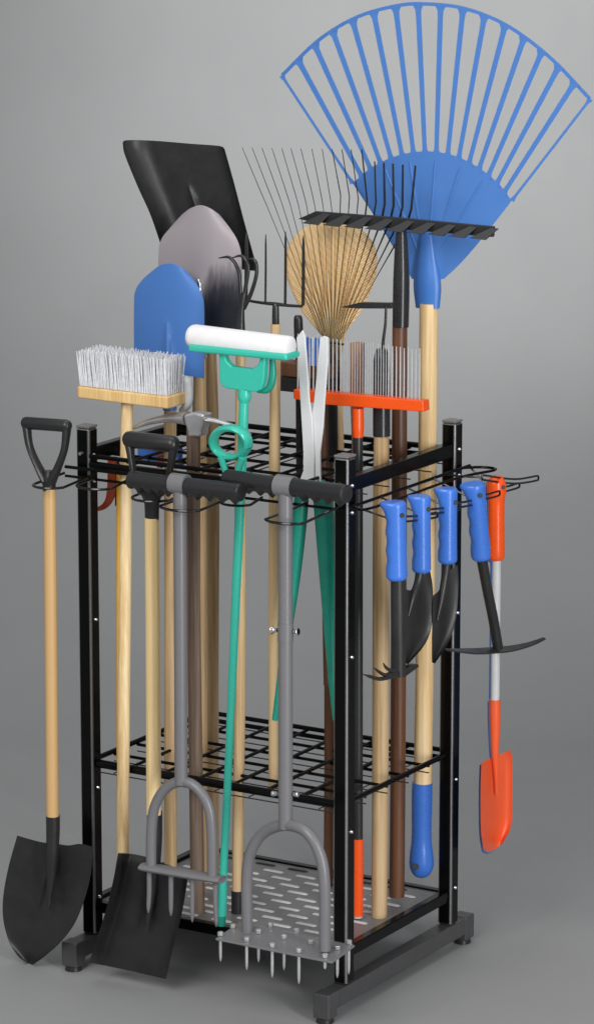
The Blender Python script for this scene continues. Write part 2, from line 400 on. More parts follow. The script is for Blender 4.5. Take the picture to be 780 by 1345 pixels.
ring(PY(66, 640, YS).x, YS, 0.026, 0.024)
ring(PY(66, 640, YS).x+0.062, -0.052, 0.030, 0.022)

# ---- square shovel
YQ = -0.078
t = thing('square_shovel', 'square mouth shovel with black blade, D grip and pale wood shaft on the front hooks', 'shovel', PY(190, 1200, YQ))
d_grip(t, ((164, 576), (233, 584)), ([(170, 582, 5.5), (173, 606, 4), (177, 628, 4.2), (188, 646, 6)], [(228, 588, 5.5), (224, 612, 4), (220, 632, 4.2), (209, 648, 6)]),
       [(174, 622, 4.5), (198, 627, 4.5), (222, 631, 4.5)], YQ, 10.5)
rodpx([(198, 636, 20), (199, 646, 16), (199.5, 660, 10.5), (199.5, 682, 9.3)], YQ, 20, squash=(Vector((0, 1, 0)), 0.8)).build('collar', 'grip_black', t)
rodpx([(199.5, 680, 9.2), (201, 870, 9.4), (202, 1070, 9.4)], YQ, 18).build('shaft', 'wood_pale', t)
rodpx([(203, 1066, 10), (203, 1110, 9.5), (200, 1160, 7.5), (193, 1222, 2.5)], YQ+0.004, 16).build('socket', 'blade_black', t)
def gsq(u, v):
    e = max(0, 1-u/0.16)**1.2*0.040+max(0, (u-0.9)/0.1)**2*0.014
    return 0.012-e*(1-0.25*v)+0.018*v-0.010*bump(u, v, 0.5, 0.07, 0, 0.66)-0.010*max(0, 1-v/0.12)**2*(-1)
MB().patch([(155, 1121), (172, 1122), (195, 1127), (222, 1137), (248, 1146)], [(248, 1146), (240, 1195), (229, 1240), (218, 1287)],
           [(117, 1265), (166, 1275), (218, 1287)], [(155, 1121), (148, 1160), (138, 1200), (117, 1265)],
           lambda a, b, d: PY(a, b, YQ+d-0.008), gsq, 0.0022, 30, 30).build('blade', 'blade_black', t, 0.0008, 2, 60)
ring(PY(200, 648, YQ).x, YQ, 0.030, 0.028)

# ---- four-tine step fork
YA = -0.115
t = thing('step_cultivator', 'grey step cultivator with wavy black T grip and four short tines under a U frame', 'garden fork', PY(240, 1150, YA))
def wavy_grip(a, b, Ya, Yb, r, root):
    A, B = PY(a[0], a[1], Ya), PY(b[0], b[1], Yb); n = 72; dd = (B-A).normalized()
    g = MB(); k = 16; vs = []
    up = Vector((0, 0, 1)); sd = dd.cross(up).normalized()
    for i in range(n+1):
        tt = i/n; c = A.lerp(B, tt); e = min(1, 0.35+min(tt, 1-tt)*n/2.5); e = math.sqrt(max(0.15, 1-(1-e)**2))
        for j in range(k):
            an = 2*math.pi*j/k; q = r*e*S
            low = 1+0.42*(abs(((tt*4.5) % 1)*2-1)-0.5)*2*(max(0, -math.sin(an))**2)*(1 if 0.06 < tt < 0.94 else 0)
            vs.append(c+sd*math.cos(an)*q+up*math.sin(an)*q*low)
    fs = [(i*k+j, i*k+(j+1) % k, (i+1)*k+(j+1) % k, (i+1)*k+j) for i in range(n) for j in range(k)]
    fs += [tuple(range(k)), tuple(n*k+j for j in range(k))]
    return g.add(vs, fs).build('grip', 'grip_black', root)
wavy_grip((171, 630), (228, 637), YA+0.004, YA, 11.2, t)
wavy_grip((244, 639), (318, 647), YA, YA-0.004, 11.4, t)
rodpx([(226, 634, 12.6), (245.5, 636.5, 12.6)], YA, 18).build('grip_joint', 'tool_grey', t)
rodpx([(236, 638, 8.2), (237, 830, 8.2), (238, 1030, 8.2)], YA, 18).build('shaft', 'tool_grey', t)
u_ = [(198.5, 1142, 6.6), (199, 1090, 6.6), (204, 1058, 6.6), (218, 1036, 6.6), (238, 1027, 6.8), (258, 1035, 6.6), (273, 1058, 6.6), (278, 1090, 6.6), (279, 1152, 6.6)]
rodpx(u_, YA, 14).build('frame', 'tool_grey', t)
b0, b1 = PY(189, 1139, YA), PY(290, 1156, YA)
MB().rod([b0, b0.lerp(b1, 0.05), b0.lerp(b1, 0.95), b1], [3*S, 5*S, 5*S, 3*S], 14, squash=(Vector((0, 1, 0)), 2.2)).build('foot_bar', 'tool_grey', t)
for a, b, c, d in ((196, 1144, 195, 1200), (224.5, 1149, 224.5, 1204), (252.5, 1154, 252.5, 1212), (283, 1158, 284, 1218)):
    rodpx([(a, b, 3.4), (a, (b+d)/2, 3.2), (c, d-8, 2.6), (c, d, 0.6)], YA, 10).build('tine', 'tool_grey', t)
ring(PY(238, 650, YA).x, YA, 0.033, 0.022)

# ---- spike aerator
YB0, YB1 = -0.092, -0.132
t = thing('lawn_aerator', 'grey lawn aerator with black T grip and bolted spike plate before the right front post', 'lawn aerator', PY(375, 1235, -0.11))
YC = -0.112
wavy_grip((297, 628), (366, 638), YB0, YC, 11.2, t)
wavy_grip((384, 640), (456, 649), YC, YB1, 11.4, t)
rodpx([(364, 636.5, 13), (386, 639.5, 13)], YC, 18).build('grip_joint', 'tool_grey', t)
rodpx([(375, 640, 8.8), (375, 860, 8.8), (375, 1088, 8.8)], YC, 18).build('shaft', 'tool_grey', t)
rodpx([(375, 818, 9.6), (375, 842, 9.6)], YC, 18).build('sleeve', 'tool_grey', t)
for a, b, c in ((364, 828, 357), (386, 830, 391), (364, 1043, 358), (386, 1044, 391)):
    rodpx([(a, b, 2.5), ((a+c)/2, b, 3), (c, b, 5 if b < 900 else 3.5), (c+(1 if c > a else -1), b, 4 if b < 900 else 2.5)], YC, 12).build('bolt', 'chrome', t)
u_ = [(324.5, 1224, 7.2, YB0-0.008), (324.5, 1150, 7.2, YB0-0.008), (330, 1118, 7.2, YB0-0.01), (347, 1094, 7.2, YC+0.008), (375, 1084, 7.5, YC), (402, 1093, 7.2, YC-0.008), (419, 1120, 7.2, YB1+0.01), (426, 1160, 7.2, YB1+0.008), (426.5, 1249, 7.2, YB1+0.008)]
rodpx(u_, YC, 16).build('frame', 'tool_grey', t)
zp = PY(375, 1238, YC).z
plate = [PZ(a, b, zp) for a, b in ((283, 1233), (436, 1264), (466, 1242), (314, 1212))]
MB().prism(plate, (0, 0, -0.0035)).build('spike_plate', 'tool_grey', t, 0.001)
for a, b, L in ((289.6, 1230, 30), (324, 1237, 34), (357.5, 1245, 36), (392.5, 1252, 37), (426.7, 1259, 0), (306, 1220, 0), (339.5, 1227, 34), (373, 1234, 37), (408, 1241, 0), (443, 1248, 33), (355, 1218.5, 0), (389, 1226, 0), (458, 1240.5, 36)):
    q = PZ(a, b, zp)
    nut = MB().tube([q+Vector((0, 0, 0.0005)), q+Vector((0, 0, 0.0062))], 3.9*S, 6).build('nut', 'zinc', t, 0.0006)
    L = L or 11
    MB().rod([q+Vector((0, 0, -0.004)), q+Vector((0, 0, -0.004-L*0.5*S)), q+Vector((0, 0, -0.004-L*0.85*S)), q+Vector((0, 0, -0.004-L*S))], [2*S, 2*S, 1.7*S, 0.4*S], 10).build('spike', 'zinc', t)
ring(PY(376, 660, YC).x, YC-0.002, 0.030, 0.020)
ring(PY(318, 650, -0.03).x, -0.045, 0.024, 0.02)

# ------------------------------------------------------------------ tools standing in the rack
# ---- broom
t = thing('push_broom', 'broom with white bristles and pale wood block standing head up by the left front post', 'broom', PY(161, 1125, -0.02))
yh = lambda y: 0.036-0.040*(y-600)/405
rodpx([(167, 530, 7.6, yh(530)), (166, 600, 8, yh(600)), (162, 1000, 8, yh(1000)), (161, 1190, 8, yh(1190))], 0, 18).build('handle', 'wood', t)
YH = yh(520)
blk = MB().prism([PY(a, b, YH-0.025) for a, b in ((100.5, 507), (220, 521), (220, 537.5), (101, 522.5))], (0, 0.050, 0))
bo = blk.build('block', 'wood_block', t, 0.003, 3)
br = MB()
for i in range(74):
    for j in range(8):
        u = (i+random.uniform(-.3, .3))/73; yy = YH-0.021+0.042*j/7
        x, y = 104+(217-104)*u, 507.5+13.5*u
        b0 = PY(x, y, YH-0.025)+Vector((0, yy-(YH-0.025), 0.001))
        ln = (47+random.uniform(-2.2, 1.4))*S
        tip = b0+Vector((0.004*(u-0.5)+random.uniform(-.0013, .0013), random.uniform(-.002, .002)+(yy-YH)*0.25, ln))
        br.rod([b0, b0.lerp(tip, .55)+Vector((random.uniform(-.0012, .0012), 0, 0)), tip], [0.0010, 0.0010, 0.0007], 5, seg=2)
br.build('bristles', 'bristle', t)
rodpx([(240, 502, 4), (246, 500, 6), (247, 528, 6), (238, 540, 4)], YH+0.03, 10).build('brace', 'pale_plastic', t)
# ---- yellow stick behind the broom handle
t = thing('yellow_stick', 'thin yellow stick half hidden behind the broom handle', 'stick', PY(158, 1180, 0.06))
rodpx([(156.5, 622, 3.6), (156.5, 1000, 3.6), (158, 1180, 3.6)], 0.06, 12).build('yellow_rod', 'yellow', t)
# ---- orange strap hanging under the top shelf
t = thing('curved_strap', 'burnt orange curved strap hanging inside the left front post under the top shelf', 'strap', PY(146, 612, 0.05))
path = crom([(146.5, 600), (146.5, 614), (146, 640), (143, 656), (135, 666), (122, 670)], 30)
vs = []
for k, q in enumerate(path):
    tn = (path[min(k+1, 30)]-path[max(k-1, 0)]).normalized()
    w = 5.3 if k < 18 else 5.3-3.0*(k-18)/12
    nx, ny = -tn.y*w, tn.x*w
    a, b = PY(q.x+nx, q.y+ny, 0.05), PY(q.x-nx, q.y-ny, 0.056)
    vs += [a, b, a+Vector((0, 0.003, 0)), b+Vector((0, 0.003, 0))]
fs = []
for k in range(30):
    o = k*4; fs += [(o, o+4, o+5, o+1), (o+2, o+3, o+7, o+6), (o, o+2, o+6, o+4), (o+1, o+5, o+7, o+3)]
fs += [(0, 1, 3, 2), (120, 122, 123, 121)]
MB().add(vs, fs).build('band', 'rust_strap', t)
platepx([(151, 606), (155.5, 607), (154.5, 660), (151, 665)], 0.07, 0.003).build('buckle_strip', 'dark_steel', t)
# ---- mattock
YM = 0.05
t = thing('pickaxe', 'silver headed pickaxe with weathered brown handle standing in the front of the rack', 'pickaxe', PY(258, 1205, YM))
rodpx([(254, 560, 8.8), (254.5, 800, 8.8), (257, 1000, 9), (260, 1208, 9.2)], YM, 18).build('handle', 'wood_walnut', t)
h = MB().prism([PY(a, b, YM-0.013) for a, b in ((240, 545), (254, 541.5), (268, 545), (266, 556), (262.5, 566), (262.5, 574), (245.5, 574), (245.5, 566), (242, 556))], (0, 0.026, 0))
head = h.build('head', 'silver', t, 0.004, 3)
MB().rod([PY(a, b, YM) for a, b in ((246, 549), (222, 549), (196, 554), (170, 564))], [9*S, 5.5*S, 4*S, 1.6*S], 12, squash=(Vector((0, 1, 0)), 1.3)).build('pick_point', 'silver', head)
MB().rod([PY(a, b, YM) for a, b in ((262, 550), (284, 553), (306, 560), (328, 571))], [8*S, 5.5*S, 5*S, 4*S], 12, squash=(Vector((0, 0, 1)), 0.55)).build('adze_end', 'silver', head)

# ---- sponge mop with teal pole
YP = -0.022
t = thing('sponge_mop', 'teal mop with white sponge roller head and looped wringer lever', 'mop', PY(290, 1205, YP))
A, B = PY(250, 441, YP), PY(383, 457, YP); dd = (B-A).normalized()
MB().tube([A-dd*0.002, A, A+dd*0.003, A+dd*0.008, B-dd*0.006, B-dd*0.002, B], [9*S, 12*S, 14*S, 15.2*S, 14.6*S, 14*S, 11*S], 28).build('sponge_roller', 'white', t)
MB().prism([PY(a, b, YP-0.021) for a, b in ((246, 452), (376, 465), (376, 474.5), (246, 462))], (0, 0.040, 0)).build('head_plate', 'teal', t, 0.0045, 4)
brk = MB().prism([PY(a, b, YP-0.010) for a, b in ((287, 463), (294, 464), (297, 474), (304, 481), (330, 484.5), (339, 478), (341, 468), (348, 469), (346, 500), (342, 512), (336, 515), (298, 510.5), (291, 507), (288, 500))], (0, 0.012, 0))
brk.build('bracket', 'teal', t, 0.0025, 3)
MB().rod([PY(358, 470, YP+0.006), PY(358, 495, YP+0.006), PY(352, 511, YP+0.004), PY(338, 513, YP)], [4*S, 5*S, 4.5*S, 3*S], 10).build('bracket', 'teal_dark', t)
rodpx([(321, 510, 8.5), (321, 521, 8.5), (320.5, 528, 6.5)], YP, 16).build('pole_collar', 'teal', t)
rodpx([(320.5, 524, 6.2), (317, 620, 6.2), (309, 800, 5.6), (299, 1030, 5), (292, 1175, 5.2)], YP, 16).build('pole', 'teal', t)
rodpx([(292.5, 1165, 6), (291, 1203, 6.4)], YP, 14).build('pole_tip', 'teal', t)
rodpx([(290.7, 1203, 6.2), (290.2, 1216, 5.8)], YP, 14).build('pole_cap', 'teal_dark', t)
lp = []
for k in range(25):
    a = 2*math.pi*k/24
    ex, ey = 23*math.cos(a), 19*math.sin(a); cs, sn = math.cos(R(12)), math.sin(R(12))
    lp.append(PY(303+ex*cs-ey*sn, 581+ex*sn+ey*cs, YP-0.022+0.012*math.sin(a)))
lv = MB().tube(lp, 4.6*S, 12, cap=False, squash=(Vector((0, 1, 0)), 2.0))
lv.rod([PY(290, 600, YP-0.022), PY(297, 622, YP-0.016), PY(303, 642, YP-0.006)], [4.5*S, 4*S, 3.5*S], 10)
lv.rod([PY(318, 601, YP-0.022), PY(312, 622, YP-0.016), PY(311, 645, YP-0.006)], [4.5*S, 4*S, 3.5*S], 10)
lv.build('wringer_lever', 'teal', t)

# ---- hedge shears
YH2 = 0.055
t = thing('hedge_shears', 'hedge shears with pale steel blades up and dark teal handles down', 'shears', PY(400, 940, YH2))
MB().prism([PY(a, b, YH2) for a, b in ((397, 433), (400, 441), (402.5, 474), (406, 527), (409.5, 549), (412, 600), (412, 634), (392, 634), (398, 618), (398, 594), (396, 560), (394, 527), (390.5, 474), (389, 443))], (0, 0.004, 0)).build('shear_blade', 'blade_silver', t, 0.0012)
MB().prism([PY(a, b, YH2+0.0045) for a, b in ((420, 443), (425, 441), (430, 443), (430, 474), (426, 527), (424, 560), (420, 594), (421, 634), (408, 634), (408.5, 549), (412, 527), (417, 474))], (0, 0.004, 0)).build('shear_blade', 'blade_silver', t, 0.0012)
MB().rod([PY(a, b, YH2) for a, b in ((398, 632), (395, 665), (386, 760), (370, 880), (361, 946))], [7*S, 9.5*S, 8*S, 5*S, 3.8*S], 14).build('handle', 'teal_dark', t)
MB().rod([PY(a, b, YH2+0.006) for a, b in ((418, 632), (425, 665), (430, 760), (436, 880), (441, 946))], [8*S, 12.5*S, 10*S, 6*S, 4*S], 14).build('handle', 'teal_dark', t)
# ---- pitchfork
YF2 = 0.10
t = thing('pitchfork', 'four tine pitchfork with thin dark tines and grainy tan wood handle', 'pitchfork', PY(360, 1030, YF2))
rodpx([(362, 425, 6.4), (360.5, 640, 7.2), (360, 850, 7.2), (360, 1032, 7)], YF2, 16).build('handle', 'wood_grain', t)
rodpx([(362, 398, 3), (362, 404, 4.2), (362, 445, 5)], YF2-0.001, 14).build('socket', 'dark_steel', t)
rodpx([(324, 391, 1.6), (327, 394.5, 1.8), (345, 397.5, 2), (362, 399, 2.4), (380, 401, 2), (397, 402, 1.8)], YF2, 8).build('cross_bar', 'dark_steel', t)
for a, b, c, r in ((323.5, 305, 392, 2.4), (349, 307, 397, 1.4), (375, 303, 400, 1.8), (398.5, 308, 401, 2.2)):
    rodpx([(a, b, 0.4), (a, b+12, r*0.8), (a, (b+c)/2, r), (a-0.5, c, r)], YF2, 8).build('tine', 'dark_steel', t)
# ---- hand claw cultivator on a brown pole
YK = 0.08
t = thing('claw_cultivator', 'three claw cultivator with dark curved tines on a brown wooden pole', 'cultivator', PY(311, 1200, YK))
rodpx([(316, 440, 6), (315.5, 640, 7.2), (315, 900, 7.4), (311.5, 1172, 7.2)], YK, 16).build('handle', 'wood_tan', t)
rodpx([(311.5, 1170, 7.6), (311, 1204, 7.4)], YK, 14).build('end_ferrule', 'black_satin', t)
rodpx([(320, 385, 2.5), (317, 410, 4), (315.5, 445, 7)], YK-0.001, 14).build('socket', 'dark_steel', t)
for q in ([(318, 410, 3), (316, 385, 2.6), (313, 355, 2.4), (302, 338, 2), (287, 338.5, .6)],
          [(319, 405, 3), (322, 380, 2.6), (326, 350, 2.4), (318, 336, 2), (305, 338, .6)],
          [(320, 405, 3), (330, 384, 2.6), (337, 358, 2.4), (334, 341, 2), (318, 341, .6)]):
    rodpx(q, YK, 10).build('tine', 'dark_steel', t)

# ---- blue shovel
YU = 0.12
t = thing('blue_shovel', 'shovel with flat blue plastic blade standing blade up on a tan pole', 'shovel', PY(224, 1190, YU))
rodpx([(223, 470, 8), (224, 700, 8.5), (224, 1000, 8.5), (224, 1195, 8.5)], YU+0.010, 16).build('handle', 'wood_tan', t)
def gbl(u, v): return 0.010*(2*u-1)**2-0.013*bump(u, 1-v, 0.47, 0.08, 0, 0.45)
MB().patch([(198, 357), (210, 348), (222, 345.5), (234, 348), (246, 357)], [(246, 357), (258, 372), (266, 388), (268.5, 410), (268.5, 497)],
           [(176, 480), (222, 489), (268.5, 497)], [(198, 357), (186, 368), (178, 381), (176, 400), (176, 480)],
           lambda a, b, d: PY(a, b, YU+d), gbl, 0.003, 30, 30).build('blade', 'blue_flat', t, 0.0008, 2, 60)
rodpx([(222, 432, 3), (222, 445, 4.6), (222.5, 500, 8.5), (223, 538, 9.2)], YU+0.003, 14).build('socket', 'blue', t)
# ---- grey shovel
YG = 0.17
gb = PY(262, 1190, YG)
t = thing('steel_shovel', 'shovel with rounded pale steel blade and dark reflection painted in at the lower right', 'shovel', gb)
rodpx([(262, 425, 8), (263, 700, 9), (264, 1000, 9), (264, 1200, 9)], YG+0.010, 16).build('handle', 'wood_tan', t)
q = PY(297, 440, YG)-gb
M['painted_reflection'] = reflection_mat(q.x, q.z, 36*S, 58*S)  # dark reflection painted into the blade's base colour, lower right
def ggr(u, v): return 0.012*(2*u-1)**2-0.004*bump(u, 1-v, 0.5, 0.08, 0, 0.4)
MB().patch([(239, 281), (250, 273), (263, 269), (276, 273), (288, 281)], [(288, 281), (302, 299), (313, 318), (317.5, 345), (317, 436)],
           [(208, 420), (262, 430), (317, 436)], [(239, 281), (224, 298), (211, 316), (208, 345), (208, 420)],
           lambda a, b, d: PY(a, b, YG+d), ggr, 0.0025, 30, 30).build('blade', 'painted_reflection', t, 0.0008, 2, 60)
rodpx([(261, 366, 2.5), (262, 378, 4.2), (263, 470, 9)], YG-0.001, 14).build('socket', 'chrome', t)
# ---- black scoop shovel
YW = 0.22
t = thing('scoop_shovel', 'large black scoop shovel with raised side wall, standing blade up tallest at the back left', 'shovel', PY(280, 1190, YW))
rodpx([(268, 300, 8), (279, 560, 8.5), (279, 900, 8.5), (280, 1195, 8.5)], YW+0.014, 16).build('handle', 'wood_tan', t)
def gsc(u, v):
    return 0.004-0.034*max(0, 1-u/0.30)**2-0.016*max(0, (u-0.93)/0.07)**2+0.012*(1-v)**2*0-0.014*bump(u, 1-v, 0.53, 0.07, 0, 0.68)
MB().patch([(161, 187), (166, 183.5), (200, 184), (250, 188), (288, 191), (295, 195)], [(295, 195), (307, 238), (322, 295), (339, 356)],
           [(216, 336), (276, 348), (339, 356)], [(161, 187), (164, 203), (181, 245), (198, 283), (216, 336)],
           lambda a, b, d: PY(a, b, YW+d), gsc, 0.0028, 40, 40).build('blade', 'blade_black', t, 0.0012, 3, 60)

# ---- orange rake
YO = 0.15
t = thing('fine_tooth_rake', 'orange headed rake with fine upright silver teeth behind the shear blades', 'rake', PY(470, 1205, YO))
hd = MB().prism([PY(a, b, YO-0.010) for a, b in ((385, 511), (555, 526.5), (556, 541), (420, 531), (385, 524))], (0, 0.020, 0))
hd.build('head', 'orange', t, 0.002, 3)
x = 391.0
while x < 553:
    bold = x < 449 or x > 508
    u = (x-391)/160; y0 = 511.5+15*u; r = 0.95 if bold else 0.5
    hgt = 74-6*u+random.uniform(-1.5, 1.5)
    rodpx([(x, y0+2, r), (x+0.3, y0-hgt*0.6, r), (x+0.3, y0-hgt, r*0.8)], YO, 6).build('tine', 'tooth_wire', t)
    x += 5.1 if bold else 3.4
rodpx([(470, 536, 7.2), (470, 560, 7.6), (470, 574, 6.6)], YO, 16).build('socket', 'orange', t)
rodpx([(470, 570, 6.4), (470, 840, 6.4), (470, 1110, 6.4)], YO, 16).build('handle', 'black_satin', t)
rodpx([(470, 1102, 7), (470, 1203, 7)], YO, 16).build('end_grip', 'orange', t)
rodpx([(470, 1203, 6), (470, 1206, 5.6)], YO, 16).build('end_plug', 'pale_plastic', t)
# ---- hoe
YE = 0.177
t = thing('garden_hoe', 'hoe with small flat grey blade on a thin gooseneck and pale straight handle', 'hoe', PY(500, 1205, YE))
rodpx([(501, 560, 9.5), (500.5, 700, 10.6), (499.5, 1000, 10.6), (498, 1206, 10.4)], YE, 18).build('handle', 'wood_tan', t)
rodpx([(501, 458, 7), (501, 480, 10.5), (501, 566, 11), (501, 570, 10.4)], YE, 16).build('ferrule', 'dark_steel', t)
rodpx([(501, 470, 2.4), (503.5, 445, 2.0), (506, 425, 1.8), (507, 402, 1.6)], YE, 10).build('gooseneck', 'dark_steel', t)
MB().prism([PY(a, b, YE) for a, b in ((445, 403.5), (472, 397), (514, 397.5), (515, 405), (470, 405))], (0, 0.010, 0)).build('blade', 'dark_steel', t, 0.0008)
# ---- bow rake
YR = 0.25
t = thing('bow_rake', 'dark steel rake with slanted twisted teeth along its bar and reddish brown handle', 'rake', PY(522, 1183, YR))
rodpx([(525, 420, 9.5), (524, 700, 10), (522.5, 1000, 10), (521, 1178, 10)], YR, 18).build('handle', 'wood_brown', t)
rodpx([(527, 296, 6.2), (527, 320, 8), (527, 360, 10.2), (526.5, 400, 10.6), (526, 429, 10.4)], YR-0.001, 18).build('socket', 'dark_steel', t)
bar = MB().prism([PY(a, b, YR-0.004) for a, b in ((391, 287), (414, 277), (520, 285), (648, 297), (647, 311), (526, 301), (408, 291))], (0, 0.006, 0))
bar.build('rake_bar', 'black_satin', t, 0.0012)
for k in range(9):
    x = 404+k*27.5; y = 280+k*2.45
    A, B_, Cc, Dd = PY(x+20, y-1, YR-0.004), PY(x+30, y+0.5, YR-0.004), PY(x+12, y+15, YR-0.020), PY(x-8, y+12.5, YR-0.018)
    m = MB().add([A, B_, Cc, Dd, A+Vector((0, .004, 0)), B_+Vector((0, .004, 0)), Cc+Vector((0, .005, -.001)), Dd+Vector((0, .005, -.001))],
                 [(0,1,2,3), (4,7,6,5), (0,4,5,1), (1,5,6,2), (2,6,7,3), (3,7,4,0)])
    m.build('tooth', 'black_satin', t, 0.0006)
# ---- wire leaf rake
YL = 0.268
t = thing('wire_leaf_rake', 'leaf rake with a fan of thin dark spring wires spread before the woven fan', 'rake', PY(430, 1170, YL))
rodpx([(432, 590, 6), (432, 800, 6.4), (432, 1000, 6.4), (431, 1172, 6.4)], YL, 16).build('handle', 'wood_brown', t)
rodpx([(435, 515, 6.5), (435, 540, 8.5), (433, 602, 10.5)], YL-0.001, 16).build('socket', 'black_satin', t)
tips = [318, 331, 344, 357, 370, 382, 395, 409.5, 423, 436, 449, 461, 475, 492, 504, 516, 529, 545.5]
for k, x in enumerate(tips):
    u = k/17; bx = 343+(540-343)*u; by = 252+32*u**1.3; ty = 193+(24 if k > 12 else 4)*u
    w = 0.5 if k < 9 else (0.7 if k < 12 else (1.1 if k < 14 else 1.5))
    base = 424+23*u
    q = [(x, ty, w*0.8), (bx-(2 if k < 9 else 0), by-(4 if k < 9 else 10), w), (bx+(base-bx)*0.06, by+(446-by)*0.06, w*0.9), (base+(bx-base)*0.45, by+(446-by)*0.55, 0.38), (base, 446, 0.4), (base, 520, 0.8)]
    MB().tube([PY(a, b, YL) for a, b, r in q], [r*S for a, b, r in q], 6).build('tine', 'wire_dark', t)
rodpx([(420, 447, 1.5), (436, 450, 1.5), (451, 452, 1.5)], YL-0.002, 8).build('spreader_bar', 'dark_steel', t)
# ---- woven fan broom
YN = 0.287
t = thing('woven_fan', 'teardrop shaped woven tan fan with pale ribs spreading from its neck', 'fan broom', PY(446, 1100, YN))
L_ = [(423, 290), (397, 300), (379, 322), (375, 348), (380, 374), (396, 408), (415, 432), (432, 452)]
R_ = [(448, 290), (474, 300), (492, 322), (495.5, 348), (490, 374), (474, 408), (457, 432), (443, 452)]
MB().patch([(423, 290), (436, 287.5), (448, 290)], R_, [(432, 452), (443, 452)], L_,
           lambda a, b, d: PY(a, b, YN+d), lambda u, v: 0.010*(2*u-1)**2*(1-v)+0.006*(1-v)**2, 0.003, 26, 40).build('fan', 'weave', t, 0, 2, 60)
for k in range(13):
    u = k/12; a = R(-31+62*u)
    L = 150-62*abs(2*u-1)**1.5
    rodpx([(430+15*u, 478, 1.3), (437.5+math.sin(a)*40, 452-math.cos(a)*40, 1.45), (437.5+math.sin(a)*L*0.97, 452-math.cos(a)*L, 0.8)], YN-0.0035, 6).build('rib', 'wood_pale', t)
rodpx([(438, 440, 6), (441, 470, 6.5), (445, 600, 7), (450, 900, 7), (452, 1120, 7)], YN+0.004, 14).build('handle', 'wood_grain', t)
# ---- blue leaf rake
YV = 0.306
t = thing('plastic_leaf_rake', 'huge blue plastic leaf rake with wide slotted fan, rising highest over the rack', 'rake', PY(554, 1150, YV))
outer = crom([(369, 97), (418, 50), (468, 20), (520, 5), (560, 2.5), (612, 9), (668, 32), (724, 74), (776, 128)], 160)
inner = crom([(463, 240), (487, 220), (515, 206), (545, 199), (575, 199), (605, 207), (632, 222), (654, 240), (672, 263)], 160)
NS = 16
def at_(c, t_): 
    i = min(159, int(t_*160)); return c[i].lerp(c[i+1], t_*160-i)
# solid body under the slots
body_top = [at_(inner, k/40) for k in range(41)]
def gbody(u, v): return 0.012*(2*u-1)**2*(1-v)-0.004*bump(u, 1-v, 0.5, 0.16, 0, 0.8)
PB = lambda a, b, d: PY(a, b, YV+d)
head = MB().patch([tuple(q) for q in body_top[::4]], [(672, 263), (640, 304), (608, 342), (583, 366)], [(541, 366), (562, 368), (583, 366)],
           [(463, 240), (492, 284), (520, 330), (541, 366)], PB, gbody, 0.003, 40, 30).build('rake_head', 'blue_flat', t, 0, 2, 60)
def strip(c0, c1, w0, w1, n=16, d0=0.0, d1=0.0, th=0.0035):
    m = MB(); vs = []
    for k in range(n+1):
        s_ = k/n; q = c0.lerp(c1, s_); tn = (c1-c0).normalized(); w = (w0+(w1-w0)*s_)/2
        e = 1+1.0*max(0, 1-s_/0.06)**2+1.2*max(0, (s_-0.94)/0.06)**2      # small fillets into body and rim
        a, b = q+Vector((-tn.y, tn.x))*w*e, q-Vector((-tn.y, tn.x))*w*e; d = d0+(d1-d0)*s_
        for z in (a, b): vs += [PB(z.x, z.y, d), PB(z.x, z.y, d+th)]
    fs = []
    for k in range(n):
        o = k*4; fs += [(o, o+4, o+6, o+2), (o+1, o+3, o+7, o+5), (o, o+1, o+5, o+4), (o+2, o+6, o+7, o+3)]
    fs += [(0, 2, 3, 1), (n*4, n*4+1, n*4+3, n*4+2)]
    return m.add(vs, fs)
ax_ = Vector((564, 400))
for k in range(NS+1):
    u = k/NS
    c0, c1 = at_(inner, u), at_(outer, u)
    ed = k in (0, NS)
    dd = gbody(u, 0)
    q = c0+(ax_-c0).normalized()*5
    if ed: q = c0
    strip(q, c1-(c1-c0).normalized()*1.5, 3.6 if ed else 5.8, 3.6 if ed else 7.2, 24, dd, dd*1.6).build('tine', 'blue_flat', head)
for u in (0.2, 0.35, 0.5, 0.65, 0.8):
    a = at_(inner, u); b = Vector((562+(u-0.5)*22, 345)); a = a.lerp(b, 0.08)
    rb = [a.lerp(b, k/14) for k in range(15)]
    MB().tube([PB(q.x, q.y, gbody(0.5+(u-0.5)*(1-0.0*k), k/16)-0.0002) for k, q in enumerate(rb)], [1.0*S]+[1.7*S]*13+[1.0*S], 8).build('stiffening_rib', 'blue_flat', head)
rim = MB(); vs = []
for k in range(161):
    q = outer[k]; tn = (outer[min(160, k+1)]-outer[max(0, k-1)]).normalized(); nv = Vector((-tn.y, tn.x)); u = k/160
    d = gbody(u, 0)*1.6
    for s_ in (-0.6, 4.2):
        z = q+nv*s_; vs += [PB(z.x, z.y, d-0.0004), PB(z.x, z.y, d+0.004)]
fs = []
for k in range(160):
    o = k*4; fs += [(o, o+4, o+6, o+2), (o+1, o+3, o+7, o+5), (o, o+1, o+5, o+4), (o+2, o+6, o+7, o+3)]
fs += [(0, 2, 3, 1), (640, 641, 643, 642)]
rim.add(vs, fs).build('rim', 'blue_flat', head)
MB().rod([PY(a, b, YV-0.002) for a, b in ((560, 290), (560.5, 335), (561, 372), (561.5, 404))], [5*S, 13*S, 19.5*S, 17*S], 18, squash=(Vector((0, 1, 0)), 0.5)).build('socket', 'blue', t)
rodpx([(563, 398, 12), (561, 640, 12), (558, 850, 12), (555, 1034, 12)], YV-0.002, 20).build('handle', 'wood', t)
gr = rodpx([(554.5, 1028, 13.4), (554, 1050, 13.6), (553.5, 1100, 13.2), (553.5, 1122, 15.5), (553.5, 1138, 16), (553.5, 1149, 11), (553.5, 1153, 4)], YV-0.002, 22).build('end_grip', 'blue_grip', t)
